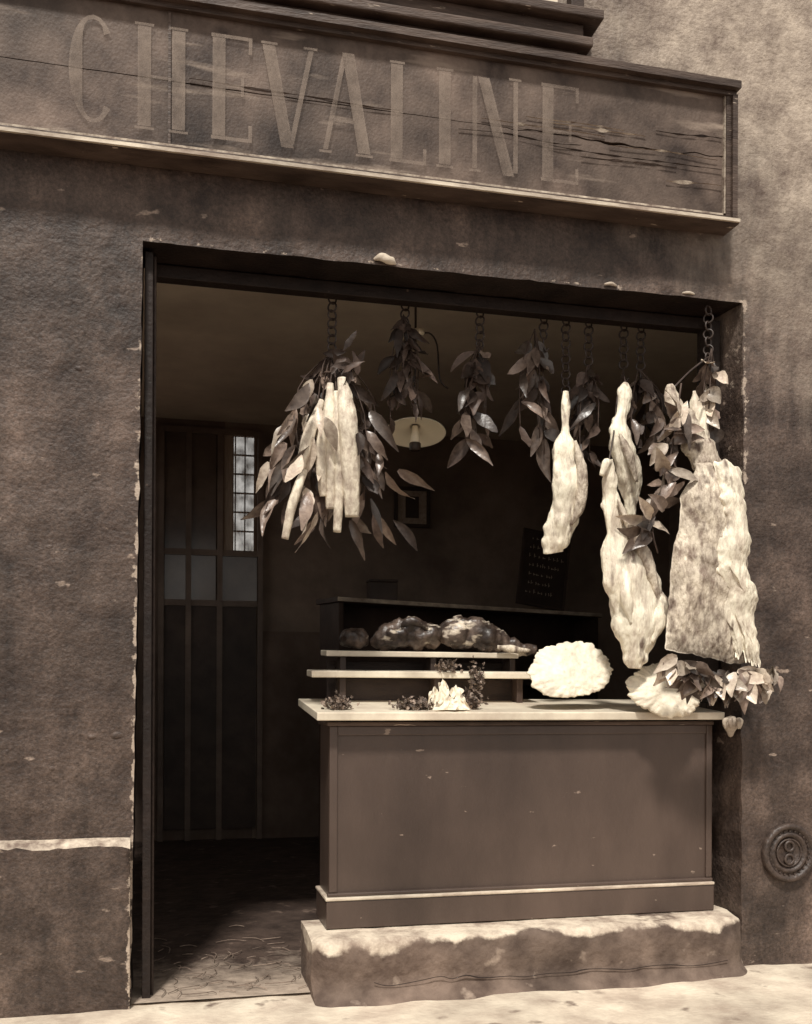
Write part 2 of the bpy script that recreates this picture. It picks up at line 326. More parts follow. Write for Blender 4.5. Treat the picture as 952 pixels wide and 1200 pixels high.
# ------------------------------------------------------------------ building
OL, OR_, OT = -.075, 2.59, 3.035
bld = empty('butcher_shop_building')
def facade():
    g=.045
    def span(a,b): 
        n=max(1,round((b-a)/g)); return [a+(b-a)*i/n for i in range(n)]
    xs=span(-3,OL)+span(OL,OR_)+span(OR_,5)+[5]
    zs=span(-.15,OT)+span(OT,6.5)+[6.5]
    iL=min(range(len(xs)),key=lambda i:abs(xs[i]-OL)); iR=min(range(len(xs)),key=lambda i:abs(xs[i]-OR_)); jT=min(range(len(zs)),key=lambda i:abs(zs[i]-OT))
    def P(i,j):
        x,z=xs[i],zs[j]
        y=.010*noise.noise(Vector((x*1.7,z*1.7,0)))+.004*noise.noise(Vector((x*7,z*7,4)))
        if z<OT and -.6<x<=OL+1e-4:
            x-= .035*(1-max(z,0)/OT)*(1-(OL-x)/.55)
        if i==iL and z<=OT: x+=.007*noise.noise(Vector((z*9,1,0)))+.005*noise.noise(Vector((z*26,1,0)))
        if i==iR and z<=OT: x+=.007*noise.noise(Vector((z*9,7,0)))+.005*noise.noise(Vector((z*26,1,5)))
        if j==jT: z+=.006*noise.noise(Vector((x*8,3,0)))+.004*noise.noise(Vector((x*24,3,0)))
        return (x,y,z)
    b=B(); nz=len(zs)
    vs=[P(i,j) for i in range(len(xs)) for j in range(nz)]
    fs=[]
    for i in range(len(xs)-1):
        for j in range(nz-1):
            if iL<=i<iR and j<jT: continue
            fs.append((i*nz+j,(i+1)*nz+j,(i+1)*nz+j+1,i*nz+j+1))
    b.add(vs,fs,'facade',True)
    random.seed(77)
    for q in range(30):
        x=random.uniform(-.75,-.16); z=random.uniform(.8,3.1); r=random.uniform(.005,.016)
        vv=[];K=8
        for ring,(rr,hh) in enumerate(((1,0),(.75,.5),(.4,.8))):
            for a in range(K):
                t=2*math.pi*a/K; vv.append((x+r*1.5*rr*math.cos(t)*(1+.3*math.sin(q+a)),-.001-hh*r*.45+.004,z+r*rr*math.sin(t)))
        vv.append((x,-r*.42+.003,z))
        ff=[(c*K+a,c*K+(a+1)%K,(c+1)*K+(a+1)%K,(c+1)*K+a) for c in range(2) for a in range(K)]+[(2*K+a,2*K+(a+1)%K,3*K) for a in range(K)]
        b.add(vv,ff,'facade',True)
    b.build('facade_wall',centre=False,parent=bld)
    b=B(); T=.27
    def strip(pts,k,dx=0):
        vv=[]
        for p in pts:
            for q in (0,.09,.18,T): vv.append((p[0]+dx*q,p[1]+q,p[2]))
        ff=[(4*a+c,4*a+c+1,4*a+c+5,4*a+c+4) for a in range(len(pts)-1) for c in range(3)]
        b.add(vv,ff,k,False)
    strip([P(iL,j) for j in range(jT+1)],'reveal')
    strip([P(iR,j) for j in range(jT+1)],'facade',dx=-.10)
    strip([P(i,jT) for i in range(iL,iR+1)],'reveal')
    b.build('opening_reveal',centre=False,parent=bld)
    b=B()
    b.loft([(.86,-.004,3.055),(.89,-.016,3.062),(.93,-.014,3.052),(.955,-.004,3.045)],[.005,.016,.017,.005],'edge2',n=14,sub=6,amp=.012,freq=40)
    b.loft([(1.9,-.002,3.052),(1.93,-.008,3.056),(1.96,-.002,3.05)],[.004,.008,.004],'edge',n=10,sub=4,amp=.006,freq=50)
    b.loft([(2.28,-.002,3.05),(2.31,-.008,3.052),(2.34,-.002,3.05)],[.004,.007,.004],'edge2',n=10,sub=4,amp=.006,freq=50)
    b.build('plaster_lumps',centre=False,parent=bld)
facade()
b=B()
b.box(-.068,-.034,.06,.2,0,3.02,'reveal'); b.box(-.0335,-.022,.1,.2,0,3.02,'wood_dark')
b.box(-.07,2.53,.20,.268,2.975,3.03,'reveal')
b.box(2.50,2.555,.14,.26,1.2,3.0,'reveal')
b.build('door_frame',bevel=.004,centre=False,parent=bld)
b=B()
def plinth(x0,x1,z,y):
    n=int((x1-x0)/.03); vs=[];f1=[];f2=[]
    for i in range(n+1):
        x=x0+(x1-x0)*i/n
        w=.010*noise.noise(Vector((x*6,0,0)))+.007*noise.noise(Vector((x*22,0,0)))
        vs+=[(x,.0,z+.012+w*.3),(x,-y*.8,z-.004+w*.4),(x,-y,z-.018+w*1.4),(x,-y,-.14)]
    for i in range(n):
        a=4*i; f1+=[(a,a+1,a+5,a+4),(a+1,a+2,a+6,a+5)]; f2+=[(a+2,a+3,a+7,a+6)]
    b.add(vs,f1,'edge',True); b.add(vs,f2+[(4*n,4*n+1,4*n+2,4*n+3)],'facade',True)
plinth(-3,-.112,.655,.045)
b.build('wall_plinth',centre=False,parent=bld)
b=B()
for (y,z0,z1,x1) in ((-.10,3.965,3.995,1.73),(-.15,3.995,4.035,1.78),(-.115,4.035,4.105,1.75),(-.17,4.105,4.145,1.82)):
    b.box(-3,x1,y,.02,z0,z1,'frame')
b.build('upper_ledge',bevel=.006,centre=False,parent=bld)
b=B()
b.box(.35,1.62,-.06,.02,4.145,4.20,'wood_dark')
b.box(1.2,1.66,-.045,.02,4.202,4.28,'whitepaint'); b.box(1.2,1.26,-.04,.02,4.281,6,'whitepaint'); b.box(1.6,1.66,-.04,.02,4.281,6,'whitepaint')
b.box(1.26,1.6,-.02,.0,4.28,6,'glassdk')
b.box(1.72,1.78,-.05,.02,4.15,6.,'wood_dark')
b.build('upper_window',bevel=.004,centre=False,parent=bld)
RX0,RX1,RY1,CZ=-.9,4.6,4.5,3.5
b=B()
b.add([(RX0,.004,CZ),(RX1,.004,CZ),(RX1,RY1,CZ),(RX0,RY1,CZ)],[(0,1,2,3)],'ceiling')
b.build('ceiling',centre=False,parent=bld)
b=B()
SY0,SY1,SZa,SZb=1.0,4.1,1.9,3.35  # gap in the left wall for the added, unseen window
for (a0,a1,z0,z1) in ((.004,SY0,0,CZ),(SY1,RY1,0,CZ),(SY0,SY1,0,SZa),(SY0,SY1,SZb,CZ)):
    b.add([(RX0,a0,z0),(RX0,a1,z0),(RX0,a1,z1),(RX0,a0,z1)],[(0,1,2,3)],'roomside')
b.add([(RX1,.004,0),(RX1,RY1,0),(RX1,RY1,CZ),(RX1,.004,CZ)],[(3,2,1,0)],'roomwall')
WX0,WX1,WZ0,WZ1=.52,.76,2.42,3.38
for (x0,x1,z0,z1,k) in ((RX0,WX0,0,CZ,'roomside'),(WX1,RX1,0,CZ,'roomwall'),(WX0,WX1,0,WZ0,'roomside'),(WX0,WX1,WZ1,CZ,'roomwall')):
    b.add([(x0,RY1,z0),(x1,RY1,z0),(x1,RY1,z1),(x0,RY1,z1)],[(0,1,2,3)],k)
b.box(.84,1.75,RY1-.03,RY1-.004,.0,1.75,'roomside')
b.build('room_walls',centre=False,parent=bld)
b=B()
for yy in (SY0,1.75,2.5,3.25,SY1-.06): b.box(RX0-.03,RX0+.03,yy,yy+.06,SZa,SZb,'partition')  # unseen side window, added to let more daylight into the room
for z in (SZa,2.6,SZb-.06): b.box(RX0-.025,RX0+.025,SY0+.06,SY1-.06,z,z+.06,'partition')
b.build('added_light_window',centre=False,parent=bld)
b=B()
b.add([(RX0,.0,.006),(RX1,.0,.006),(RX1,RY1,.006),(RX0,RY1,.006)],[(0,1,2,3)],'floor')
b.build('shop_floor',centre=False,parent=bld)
b=B()
y0=RY1-.06
for x in (-.02,.2,.455,.79): b.box(x,x+.045,y0,RY1-.005,0,3.42,'partition')
for z in (1.95,2.37,3.38): b.box(-.02,.835,y0+.008,RY1-.008,z,z+.05,'partition')
b.box(.03,.445,y0+.025,y0+.035,2.0,3.38,'glassdk'); b.box(.03,.78,y0+.02,y0+.035,.1,1.95,'doorpanel')
b.box(.50,.785,y0+.024,y0+.036,2.0,2.37,'glassdk')
for i in range(1,6): b.box(WX0,WX1,RY1-.02,RY1+.0,WZ0+.16*i,WZ0+.16*i+.012,'doorpanel')
for x in (.60,.68): b.box(x,x+.010,RY1-.024,RY1-.002,WZ0,WZ1,'doorpanel')
b.box(WX0-.01,WX0+.07,RY1-.04,RY1-.03,WZ0,WZ1,'curtain')
n=40; vs=[]
for i in range(n+1):
    x=WX0+.06+(WX1-WX0-.06)*i/n
    for z in (WZ0,2.95,WZ1): vs.append((x,RY1-.045+.006*math.sin(i*1.1),z))
b.add(vs,[(3*i+c,3*i+3+c,3*i+4+c,3*i+1+c) for i in range(n) for c in (0,1)],'net',True)
b.build('rear_glazed_door',centre=False,parent=bld)

# ------------------------------------------------------------------ ground
b=B()
b.add([(-60,-60,-.14),(60,-60,-.14),(60,60,-.14),(-60,60,-.14)],[(0,1,2,3)],'road'); b.build('street_road',centre=False)
b=B()
nx,ny=160,40; vs=[];fs=[]
for i in range(nx+1):
    for j in range(ny+1):
        x=-3+8*i/nx; y=-1.5+1.55*j/ny
        z=.010*noise.noise(Vector((x*2.2,y*2.2,2)))+.006*noise.noise(Vector((x*8,y*8,0)))
        vs.append((x,y,z-.004))
for i in range(nx):
    for j in range(ny):
        a=i*(ny+1)+j; fs.append((a,a+ny+1,a+ny+2,a+1))
b.add(vs,fs,'pavement',True)
for i in range(8):
    b.box(-3+i*1.0,-3+i*1.0+.985,-1.66,-1.495,-.14,.005,'kerb')
b.build('pavement',centre=False)
b=B()
n=170; prof=[(.30,.236),(.10,.238),(-.06,.238),(-.092,.234),(-.108,.222),(-.113,.205),(-.116,.17),(-.120,.13),(-.116,.09),(-.118,.045),(-.14,.015),(-.19,-.012)]
vs=[];ft=[]
SL,SR=.605,2.575
for i in range(n+1):
    x=SL+(SR-SL)*i/n
    rnd=max(0,1-(x-SL)/.08); rr2=max(0,1-(SR-x)/.10)
    chip=max(0,noise.noise(Vector((x*5,3.3,0)))-.2)*.06
    for j,(y,z) in enumerate(prof):
        w=noise.noise(Vector((x*3,j*.3,0))); w2=noise.noise(Vector((x*14,j*.9,3)))
        yy=y+(.010*w+.006*w2 if y<.05 else 0)+ (rnd**2*.06+rr2**1.5*.09 if y<0 else 0)+(chip if 2<j<6 else 0)
        vs.append((x-(0.01*w if i==0 else 0),yy,z+.003*w*(z>.02)+.0025*w2*(z>.02)-(.012*rnd**2+.015*rr2**2 if z>.1 and y<.1 else 0)-(chip*.3 if 2<j<6 else 0)))
m=len(prof)
for i in range(n):
    for j in range(m-1): ft.append((i*m+j,i*m+j+1,(i+1)*m+j+1,(i+1)*m+j))
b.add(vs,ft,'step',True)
b.add([vs[j] for j in range(m)]+[(SL+.005,.30,-.01)],[tuple(range(m+1))],'step')
b.add([vs[n*m+j] for j in range(m)]+[(SR,.30,-.01)],[tuple(range(m+1))],'step')
random.seed(8)
cp=[]; x=.85
while x<2.45:
    cp.append((x,-.1255-.004*random.random(),.06+.02*noise.noise(Vector((x*3,0,0)))+random.uniform(-.008,.008))); x+=random.uniform(.04,.12)
b.loft(cp,[random.uniform(.0006,.0028) for _ in cp],'reveal',n=5,sub=3,flat=1)
b.build('stone_step',centre=False)

# ------------------------------------------------------------------ sign
b=B()
SX0,SX1,SZ0,SZ1=-3.0,2.483,3.33,3.945
cuts=[3.37,3.635,3.905]
b.box(SX0,SX1-.03,-.05,.01,SZ0+.01,SZ1-.01,'wood_dark')
for a in range(2):
    z0,z1=cuts[a],cuts[a+1]; n=240; vs=[]
    for i in range(n+1):
        x=SX0+(SX1-.05-SX0)*i/n
        w=.0012+(.005 if x>1.5 else .0008)*abs(noise.noise(Vector((x*5,1,0)))*2)
        jag=.012*noise.noise(Vector((x*2.2,8,1)))+(.012 if x>1.4 else .002)*noise.noise(Vector((x*12,8,1)))
        t0=z0+(w+jag if a>0 else 0); t1=z1+(jag-w if a<1 else 0)
        yo=-.083-.003*a+.004*noise.noise(Vector((x*1.3,a*5,0)))
        vs+=[(x,yo,t0),(x,yo-.001,t1),(x,-.049,t0),(x,-.049,t1)]
    fs=[]
    for i in range(n):
        q=4*i; fs+=[(q,q+4,q+5,q+1),(q+2,q+6,q+4,q),(q+1,q+5,q+7,q+3)]
    b.add(vs,fs,'sign',False)
random.seed(14)
for (x0,x1,z,k) in ((1.30,1.86,3.655,'edge'),(1.60,2.05,3.675,'edge2'),(1.88,2.40,3.62,'edge'),(1.5,1.95,3.69,'edge'),(2.1,2.42,3.71,'wood_dark'),(1.2,1.75,3.60,'wood_dark'),(1.6,2.42,3.58,'wood_dark'),(2.15,2.42,3.50,'edge'),(.1,.95,3.645,'frame'),(1.75,2.2,3.55,'frame')):
    n=34; vs=[]
    for i in range(n+1):
        t=i/n; x=x0+(x1-x0)*t; w=.006*math.sin(math.pi*t)*max(0,.3+noise.noise(Vector((x*16,z*9,0)))*1.9)
        zc=z+.012*noise.noise(Vector((x*4,z*30,2)))
        vs+=[(x,-.0915,zc-w),(x,-.096,zc+w)]
    b.add(vs,[(2*i,2*i+2,2*i+3,2*i+1) for i in range(n)],k,False)
for (z0,z1,yy) in ((SZ0,SZ0+.02,-.125),(SZ0+.02,SZ0+.04,-.105),(SZ1-.04,SZ1-.02,-.11),(SZ1-.02,SZ1+.012,-.14)):
    b.box(SX0,SX1+ (0.006 if yy<-.12 else 0),yy,-.0,z0,z1,'frame')
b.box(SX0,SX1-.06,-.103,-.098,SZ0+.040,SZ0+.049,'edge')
b.box(SX0,SX1+.004,-.138,-.1255,SZ0+.003,SZ0+.017,'edge2')  # moulding's highlight line, painted in as a strip of pale worn paint
b.box(SX1-.024,SX1,-.122,0,SZ0+.0205,SZ1-.0405,'frame')
b.box(SX1-.046,SX1-.0245,-.104,0,SZ0+.0405,SZ1-.0405,'frame')
b.box(SX1-.053,SX1-.0465,-.099,0,SZ0+.0525,SZ1-.0405,'edge')
b.box(.02,.03,-.0935,-.084,3.372,3.9,'frame')
def quad(p,k='letter'): b.add([(x,-.0985,z) for x,z in p],[(0,1,2,3)],k)
LZ,LH=3.425,.415
def st(x0,z0,x1,z1,w): quad([(x0-w/2,LZ+z0*LH),(x0+w/2,LZ+z0*LH),(x1+w/2,LZ+z1*LH),(x1-w/2,LZ+z1*LH)])
def hb(x0,x1,z,h=.014): quad([(x0,LZ+z*LH-h/2),(x1,LZ+z*LH-h/2),(x1,LZ+z*LH+h/2),(x0,LZ+z*LH+h/2)])
TK,TN=.05,.02
def letter(c,x0,x1):
    if c=='H':
        st(x0+.03,.035,x0+.03,.965,TK); st(x1-.03,.035,x1-.03,.965,TK); hb(x0+.055,x1-.055,.5)
        for x in (x0+.03,x1-.03): hb(x-.036,x+.036,.015,.01); hb(x-.036,x+.036,.985,.01)
    if c=='E':
        st(x0+.035,.035,x0+.035,.965,TK); hb(x0+.005,x1-.02,.015); hb(x0+.005,x1-.02,.985); hb(x0+.06,x1-.05,.52)
        st(x1-.012,.0,x1-.012,.16,.014); st(x1-.012,.84,x1-.012,1,.014); st(x1-.043,.43,x1-.043,.61,.012)
    if c=='V':
        m=(x0+x1)/2; st(m-.004,0,x0+.03,.965,TK); st(m+.012,.04,x1-.02,.965,TN); hb(x0,x0+.065,.985,.01); hb(x1-.05,x1+.005,.985,.01)
    if c=='A':
        m=(x0+x1)/2; st(x0+.02,.035,m-.010,.96,TN); st(x1-.03,.035,m+.006,1,TK); hb(x0+.05,x1-.07,.33,.012); hb(x0-.005,x0+.045,.015,.01); hb(x1-.065,x1+.005,.015,.01)
    if c=='L':
        st(x0+.035,.035,x0+.035,.965,TK); hb(x0+.005,x1-.013,.015); hb(x0+.005,x0+.068,.985,.01); st(x1-.006,0,x1-.006,.16,.014)
    if c=='I':
        m=(x0+x1)/2; st(m,.035,m,.965,TK); hb(m-.036,m+.036,.015,.01); hb(m-.036,m+.036,.985,.01)
    if c=='N':
        st(x0+.02,.035,x0+.02,.965,TN); st(x1-.02,.035,x1-.02,.965,TN)
        st(x1-.05,.0,x0+.058,.965,TK); hb(x0-.005,x0+.045,.015,.01); hb(x1-.05,x1+.005,.985,.01)
    if c=='C':
        m=(x0+x1)/2; rx=(x1-x0)/2; pts=[]
        for i in range(19):
            a=R(45+270*i/18)
            pts.append((m+rx*math.cos(a),.5+.5*math.sin(a),m+(rx-TK*max(.3,abs(math.cos(a))))*math.cos(a),.5+.46*math.sin(a)))
        for p,q in zip(pts,pts[1:]):
            quad([(p[0],LZ+p[1]*LH),(q[0],LZ+q[1]*LH),(q[2],LZ+q[3]*LH),(p[2],LZ+p[3]*LH)])
for c,x0,x1 in (('C',-.35,-.17),('H',-.1,.09),('E',.18,.35),('V',.38,.60),('A',.62,.83),('L',.90,1.06),('I',1.1,1.18),('N',1.25,1.47),('E',1.56,1.74)):
    letter(c,x0,x1)
b.build('shop_sign',centre=False)

# ------------------------------------------------------------------ counter
b=B()
CX0,CX1,CY=.70,2.50,.10
b.box(CX0,CX1,CY+.012,.36,.245,1.10,'counter')
b.box(CX0-.0,CX0+.035,CY,CY+.0118,.391,1.10,'counter'); b.box(CX1-.03,CX1,CY,CY+.0118,.391,1.10,'counter')
b.box(CX0+.0352,CX1-.0302,CY,CY+.0118,1.06,1.10,'counter')
b.box(CX0-.014,CX1,CY-.02,.37,.242,.36,'counter')
b.box(CX0-.018,CX1,CY-.025,.372,.3605,.374,'edge2'); b.box(CX0-.008,CX1,CY-.008,CY+.0117,.3745,.39,'counter')
b.box(CX0-.012,CX1,CY-.014,.36,1.1005,1.118,'frame')
rot=Matrix.Rotation(R(5),3,'X')
b.box(.635,2.52,.03,.64,1.125,1.160,'marble',rot=rot,piv=(1.5,.03,1.12))
b.box(.72,2.50,.36,.60,1.119,1.145,'wood_dark')
b.build('shop_counter',bevel=.004)
b=B()
b.box(.665,1.76,.40,.56,1.315,1.345,'marble',rot=Matrix.Rotation(R(3),3,'X'))
b.box(.77,1.74,.64,.82,1.42,1.447,'marble',rot=Matrix.Rotation(R(3),3,'X'))
for x in (.80,1.25,1.66):
    b.box(x,x+.03,.44,.52,1.19,1.312,'doorpanel'); b.box(x+.04,x+.07,.66,.78,1.19,1.417,'doorpanel')
b.box(.80,1.72,.80,.83,1.19,1.40,'wood_dark')
b.box(.80,1.72,.54,.558,1.2,1.31,'wood_dark')
b.build('display_shelf_stand',bevel=.004)

# ------------------------------------------------------------------ hanging rail + chains
b=B()
b.tube([(-.03,.31,3.03),(1.2,.31,3.03),(2.6,.31,3.03)],.012,'iron',n=10)
b.build('hanging_rail')
def chain(x,y,z0,z1,Rl=.021):
    b=B(); z=z0-.005; i=0
    while z>z1+.03:
        b.torus((x,y,z-Rl),Rl,.0042,'iron',rot=R(25 if i%2==0 else -40)); z-=Rl*1.72; i+=1
    b.tube([(x,y,z-.0),(x,y,z-.04),(x+.012,y-.005,z-.065),(x+.02,y-.01,z-.05)],.004,'iron',n=6)
    b.build('hook_chain'); return z
chain(.737,.31,3.02,2.72)
for x,z1 in ((1.07,2.9),(1.425,2.84),(1.737,2.9),(1.848,2.62),(1.963,2.78),(2.143,2.78),(2.232,2.78)):
    chain(x,.31,3.02,z1)
chain(2.44,.05,3.03,2.75)

# ------------------------------------------------------------------ leaf bunches
def bunch(name, top, length, spread, nst, nl, L, W, k='leaf', k2=None, p2=0, extra=None, lean=(0,0)):
    b=B(); top=Vector(top)
    for s in range(nst):
        a=random.uniform(0,2*math.pi); sp=spread*random.uniform(.35,1)
        ln=length*random.uniform(.5,.92)
        e=top+Vector((sp*math.cos(a)+lean[0],sp*.6*math.sin(a)+lean[1],-ln))
        mid=(top+e)/2+Vector((sp*math.cos(a)*.5,sp*.3*math.sin(a),length*.05))
        b.tube([top,mid,e],.0028,'stem',n=5)
        for i in range(nl):
            t=.1+.9*(i+random.random()*.9)/nl
            p=(top*(1-t)**2+mid*2*t*(1-t)+e*t*t)
            aa=random.uniform(0,2*math.pi)
            d=Vector((math.cos(aa)*.6,math.sin(aa)*.6-.1,-.95+random.uniform(-.3,.6)))
            kk=k2 if (k2 and random.random()<p2) else k
            b.leaf(p,d,L*random.uniform(.45,1.25),W*random.uniform(.6,1.2),kk,curl=random.uniform(-.4,.6))
    if extra: extra(b)
    return b.build(name)
random.seed(11)
bunch('laurel_branch',(1.06,.30,2.95),.56,.08,6,7,.13,.045,'leafshade')
bunch('laurel_branch',(1.42,.30,2.86),.62,.10,6,6,.16,.06,'leafshade','leaf',.6)
bunch('laurel_branch',(1.69,.30,2.94),.66,.09,5,7,.16,.055,'leafshade','leaf',.6)
bunch('laurel_branch',(1.96,.31,2.80),.52,.12,6,6,.14,.05,'leafshade','leaf',.3)
bunch('laurel_branch',(2.22,.31,2.80),.54,.12,6,7,.14,.055,'leafshade','leaf',.3)
bunch('laurel_branch',(2.41,-.03,2.80),.42,.06,4,5,.14,.065,'leaf','leafpale',.45,lean=(-.02,0))

def sau(b):
    specs=[ ([( .70,.12,2.56),(.695,.09,2.4),(.693,.08,2.2),(.700,.09,2.02)],.031),
            ([( .745,.10,2.58),(.762,.06,2.42),(.775,.05,2.2),(.785,.06,1.985)],.040),
            ([( .72,.09,2.52),(.728,.07,2.35),(.735,.07,2.15),(.722,.07,1.92)],.024),
            ([( .69,.12,2.5),(.66,.08,2.35),(.652,.06,2.2),(.665,.08,2.07)],.022),
            ([( .66,.10,2.48),(.60,.05,2.32),(.565,.05,2.18)],.026),
            ([( .62,.10,2.25),(.54,.05,2.06),(.50,.05,1.88)],.02)]
    for i,(p,r) in enumerate(specs):
        m=len(p); rad=[r*.45]+[r]*(m-2)+[r*.7]
        b.loft(p,rad,'sausage',n=18,sub=12,amp=.005,freq=24,flat=.7,seed=i,fold=.004)
        b.tube([p[0],(p[0][0]*.5+.37,.2,2.66),(.737,.28,2.72)],.003,'stem',n=5)
random.seed(5)
def sau2(b):
    sau(b)
    for i in range(84):
        zz=random.uniform(1.98,2.54)
        wid=.12+.22*(2.62-zz)/.6
        x=.72+random.uniform(-1.05,.95)*min(.29,wid); y=random.uniform(-.04,.28)
        d=Vector(((x-.72)*random.uniform(1,3.2)+random.uniform(-.3,.3),random.uniform(-.5,.3),-random.uniform(.6,1.1)))
        if y<.06 and .66<x<.80: y=.14
        b.leaf((x,y,zz),d,random.uniform(.10,.20),random.uniform(.034,.06),'leafpale' if (y<.12 and x<.74 and random.random()<.65) else ('leaf' if random.random()<.7 else 'leafshade'),curl=random.uniform(-.3,.5))
    for i in range(14):
        x=.74+random.uniform(-.06,.12); b.leaf((x,random.uniform(.1,.3),random.uniform(2.58,2.72)),(random.uniform(-.8,.9),-.2,random.uniform(-.6,.6)),.10,.035,'leafshade')
bunch('hanging_sausages',(.74,.26,2.75),.80,.24,10,7,.15,.05,'leafshade','leaf',.6,extra=sau2)

# ------------------------------------------------------------------ carcasses
b=B()
b.loft([(1.79,.17,2.62),(1.786,.16,2.53),(1.783,.15,2.43),(1.778,.14,2.335),(1.790,.13,2.18),(1.763,.13,2.03),(1.740,.14,1.92),(1.742,.15,1.885)],
       [.014,.024,.022,.056,.084,.066,.062,.045],'fat',n=56,sub=12,amp=.024,freq=9,flat=.55,fold=.009)
b.loft([(1.81,.10,2.38),(1.835,.09,2.25),(1.83,.085,2.1),(1.79,.10,2.0)],[.006,.024,.026,.008],'fat2',n=28,sub=9,amp=.012,freq=16,fold=.007)
b.tube([(1.79,.17,2.60),(1.81,.24,2.64),(1.85,.3,2.66)],.004,'iron',n=5)
b.build('hanging_leg_of_meat')
b=B()
b.loft([(1.920,-.02,2.275),(1.930,-.01,2.21),(1.940,0,2.10),(1.975,0,1.90),(2.045,-.01,1.69),(2.050,-.02,1.53),(2.045,-.03,1.43),(2.04,-.03,1.355)],
       [.024,.044,.046,.082,.120,.116,.066,.020],'fat',n=72,sub=14,amp=.034,freq=6.5,flat=.5,seed=2,fold=.011)
b.loft([(1.955,-.035,2.10),(2.02,-.045,1.96),(2.10,-.055,1.80),(2.15,-.05,1.64)],[.005,.022,.028,.008],'fat2',n=28,sub=9,amp=.016,freq=14,seed=4,fold=.008)
b.loft([(2.15,-.02,1.72),(2.155,-.05,1.60),(2.11,-.055,1.47)],[.010,.038,.010],'fat',n=28,sub=9,amp=.02,freq=14,seed=6,fold=.008)
b.loft([(1.99,-.05,1.80),(1.98,-.075,1.68),(2.0,-.075,1.55)],[.006,.026,.008],'fat',n=28,sub=9,amp=.02,freq=12,seed=61,fold=.008)
b.loft([(1.925,-.02,2.26),(1.90,-.03,2.25),(1.88,-.03,2.20)],[.016,.024,.010],'fat',n=16,sub=5,amp=.012,freq=30,seed=9)
b.tube([(1.925,0,2.26),(2.0,.1,2.45),(2.06,.2,2.62),(2.143,.3,2.8)],.004,'iron',n=5)
b.build('hanging_carcass')
b=B()
b.loft([(2.075,.14,2.67),(2.062,.13,2.62),(2.045,.12,2.52),(2.03,.11,2.44),(2.06,.11,2.30),(2.09,.12,2.18),(2.10,.13,2.06)],
       [.014,.032,.030,.044,.062,.05,.02],'fat',n=44,sub=10,amp=.018,freq=12,flat=.65,seed=12,fold=.009)
b.loft([(2.01,.07,2.42),(2.05,.06,2.32),(2.09,.06,2.2)],[.006,.022,.008],'fat2',n=24,sub=8,amp=.012,freq=18,seed=13,fold=.007)
b.tube([(2.075,.14,2.66),(2.1,.22,2.74),(2.143,.3,2.8)],.004,'iron',n=5)
b.build('hanging_leg_of_meat')

b=B()
def interp(tab,t):
    for (a,va),(c,vc) in zip(tab,tab[1:]):
        if t<=c: 
            u=(t-a)/(c-a); u=u*u*(3-2*u); return va+(vc-va)*u
    return tab[-1][1]
def slab(left,right,top,bot,yb,k,seed,rib=.006,thick=.035,nu=70,nv=130,rag=.012,bulge=.04,fold=.012):
    vs=[]
    for side in (0,1):
        for j in range(nv+1):
            t=j/nv; 
            xl=interp(left,t)+rag*noise.noise(Vector((t*7,seed,0)))+rag*.45*noise.noise(Vector((t*24,seed+3,0))); xr=interp(right,t)+rag*.8*noise.noise(Vector((t*7,seed+5,0)))+rag*.4*noise.noise(Vector((t*24,seed+5,0)))
            for i in range(nu+1):
                u=i/nu; x=xl+(xr-xl)*u
                zt=top[0]+(top[1]-top[0])*u+.02*math.sin(math.pi*u)+rag*.6*noise.noise(Vector((u*4,seed,8))); zb=bot[0]+(bot[1]-bot[0])*u+rag*1.4*noise.noise(Vector((u*5,seed,3)))+rag*.5*noise.noise(Vector((u*15,seed,3)))
                z=zt+(zb-zt)*t
                e=min(1,min(u,1-u)*9)*min(1,min(t,1-t)*14); e=math.sqrt(max(e,0))
                y=yb-bulge*math.sin(math.pi*u)*math.sin(math.pi*min(1,t*.9+.1))
                q=Vector((x*6,z*6,seed))
                d=.016*noise.noise(q)+.005*noise.noise(q*2.6)+.002*noise.noise(q*7)
                s1=Vector((x*20+z*6,z*5,seed*2.)); s2=Vector((x*50,z*14,seed*3.))
                d-=fold*(max(0,.2-abs(noise.noise(s1)))*2.4+max(0,.2-abs(noise.noise(s2)))*.8-.3)
                d+=rib*math.sin(z*62+x*22)*max(0,noise.noise(Vector((x*3,z*3,seed+9)))+.3)
                y = y-thick*.5*e-d*e if side==0 else y+thick*.5*e
                vs.append((x,y,z))
    o=(nu+1)*(nv+1); fs=[]
    for j in range(nv):
        for i in range(nu):
            a=j*(nu+1)+i
            fs.append((a,a+nu+1,a+nu+2,a+1)); fs.append((o+a,o+a+1,o+a+nu+2,o+a+nu+1))
    for j in range(nv):
        a=j*(nu+1); c=a+nu
        fs.append((a,o+a,o+a+nu+1,a+nu+1)); fs.append((c,c+nu+1,o+c+nu+1,o+c))
    for i in range(nu):
        a=i; c=nv*(nu+1)+i
        fs.append((a,a+1,o+a+1,o+a)); fs.append((c,o+c,o+c+1,c+1))
    b.add(vs,fs,k,True)
slab([(0,2.285),(.2,2.215),(.6,2.165),(1,2.14)],[(0,2.47),(.4,2.51),(1,2.58)],(2.26,2.21),(1.435,1.365),-.12,'fat2',1,fold=.010)
slab([(0,2.355),(.3,2.385),(.5,2.33),(.75,2.40),(1,2.46)],[(0,2.495),(.35,2.525),(.7,2.560),(1,2.588)],(2.265,2.22),(1.42,1.365),-.150,'fat',3,rib=.002,rag=.035,thick=.022,nu=44,fold=.008)
b.loft([(2.20,-.04,2.62),(2.21,-.05,2.57),(2.245,-.06,2.48),(2.30,-.07,2.38),(2.36,-.08,2.27),(2.39,-.10,2.16)],[.014,.038,.050,.056,.07,.03],'fat2',n=44,sub=10,amp=.03,freq=9,flat=.6,seed=21,fold=.01)
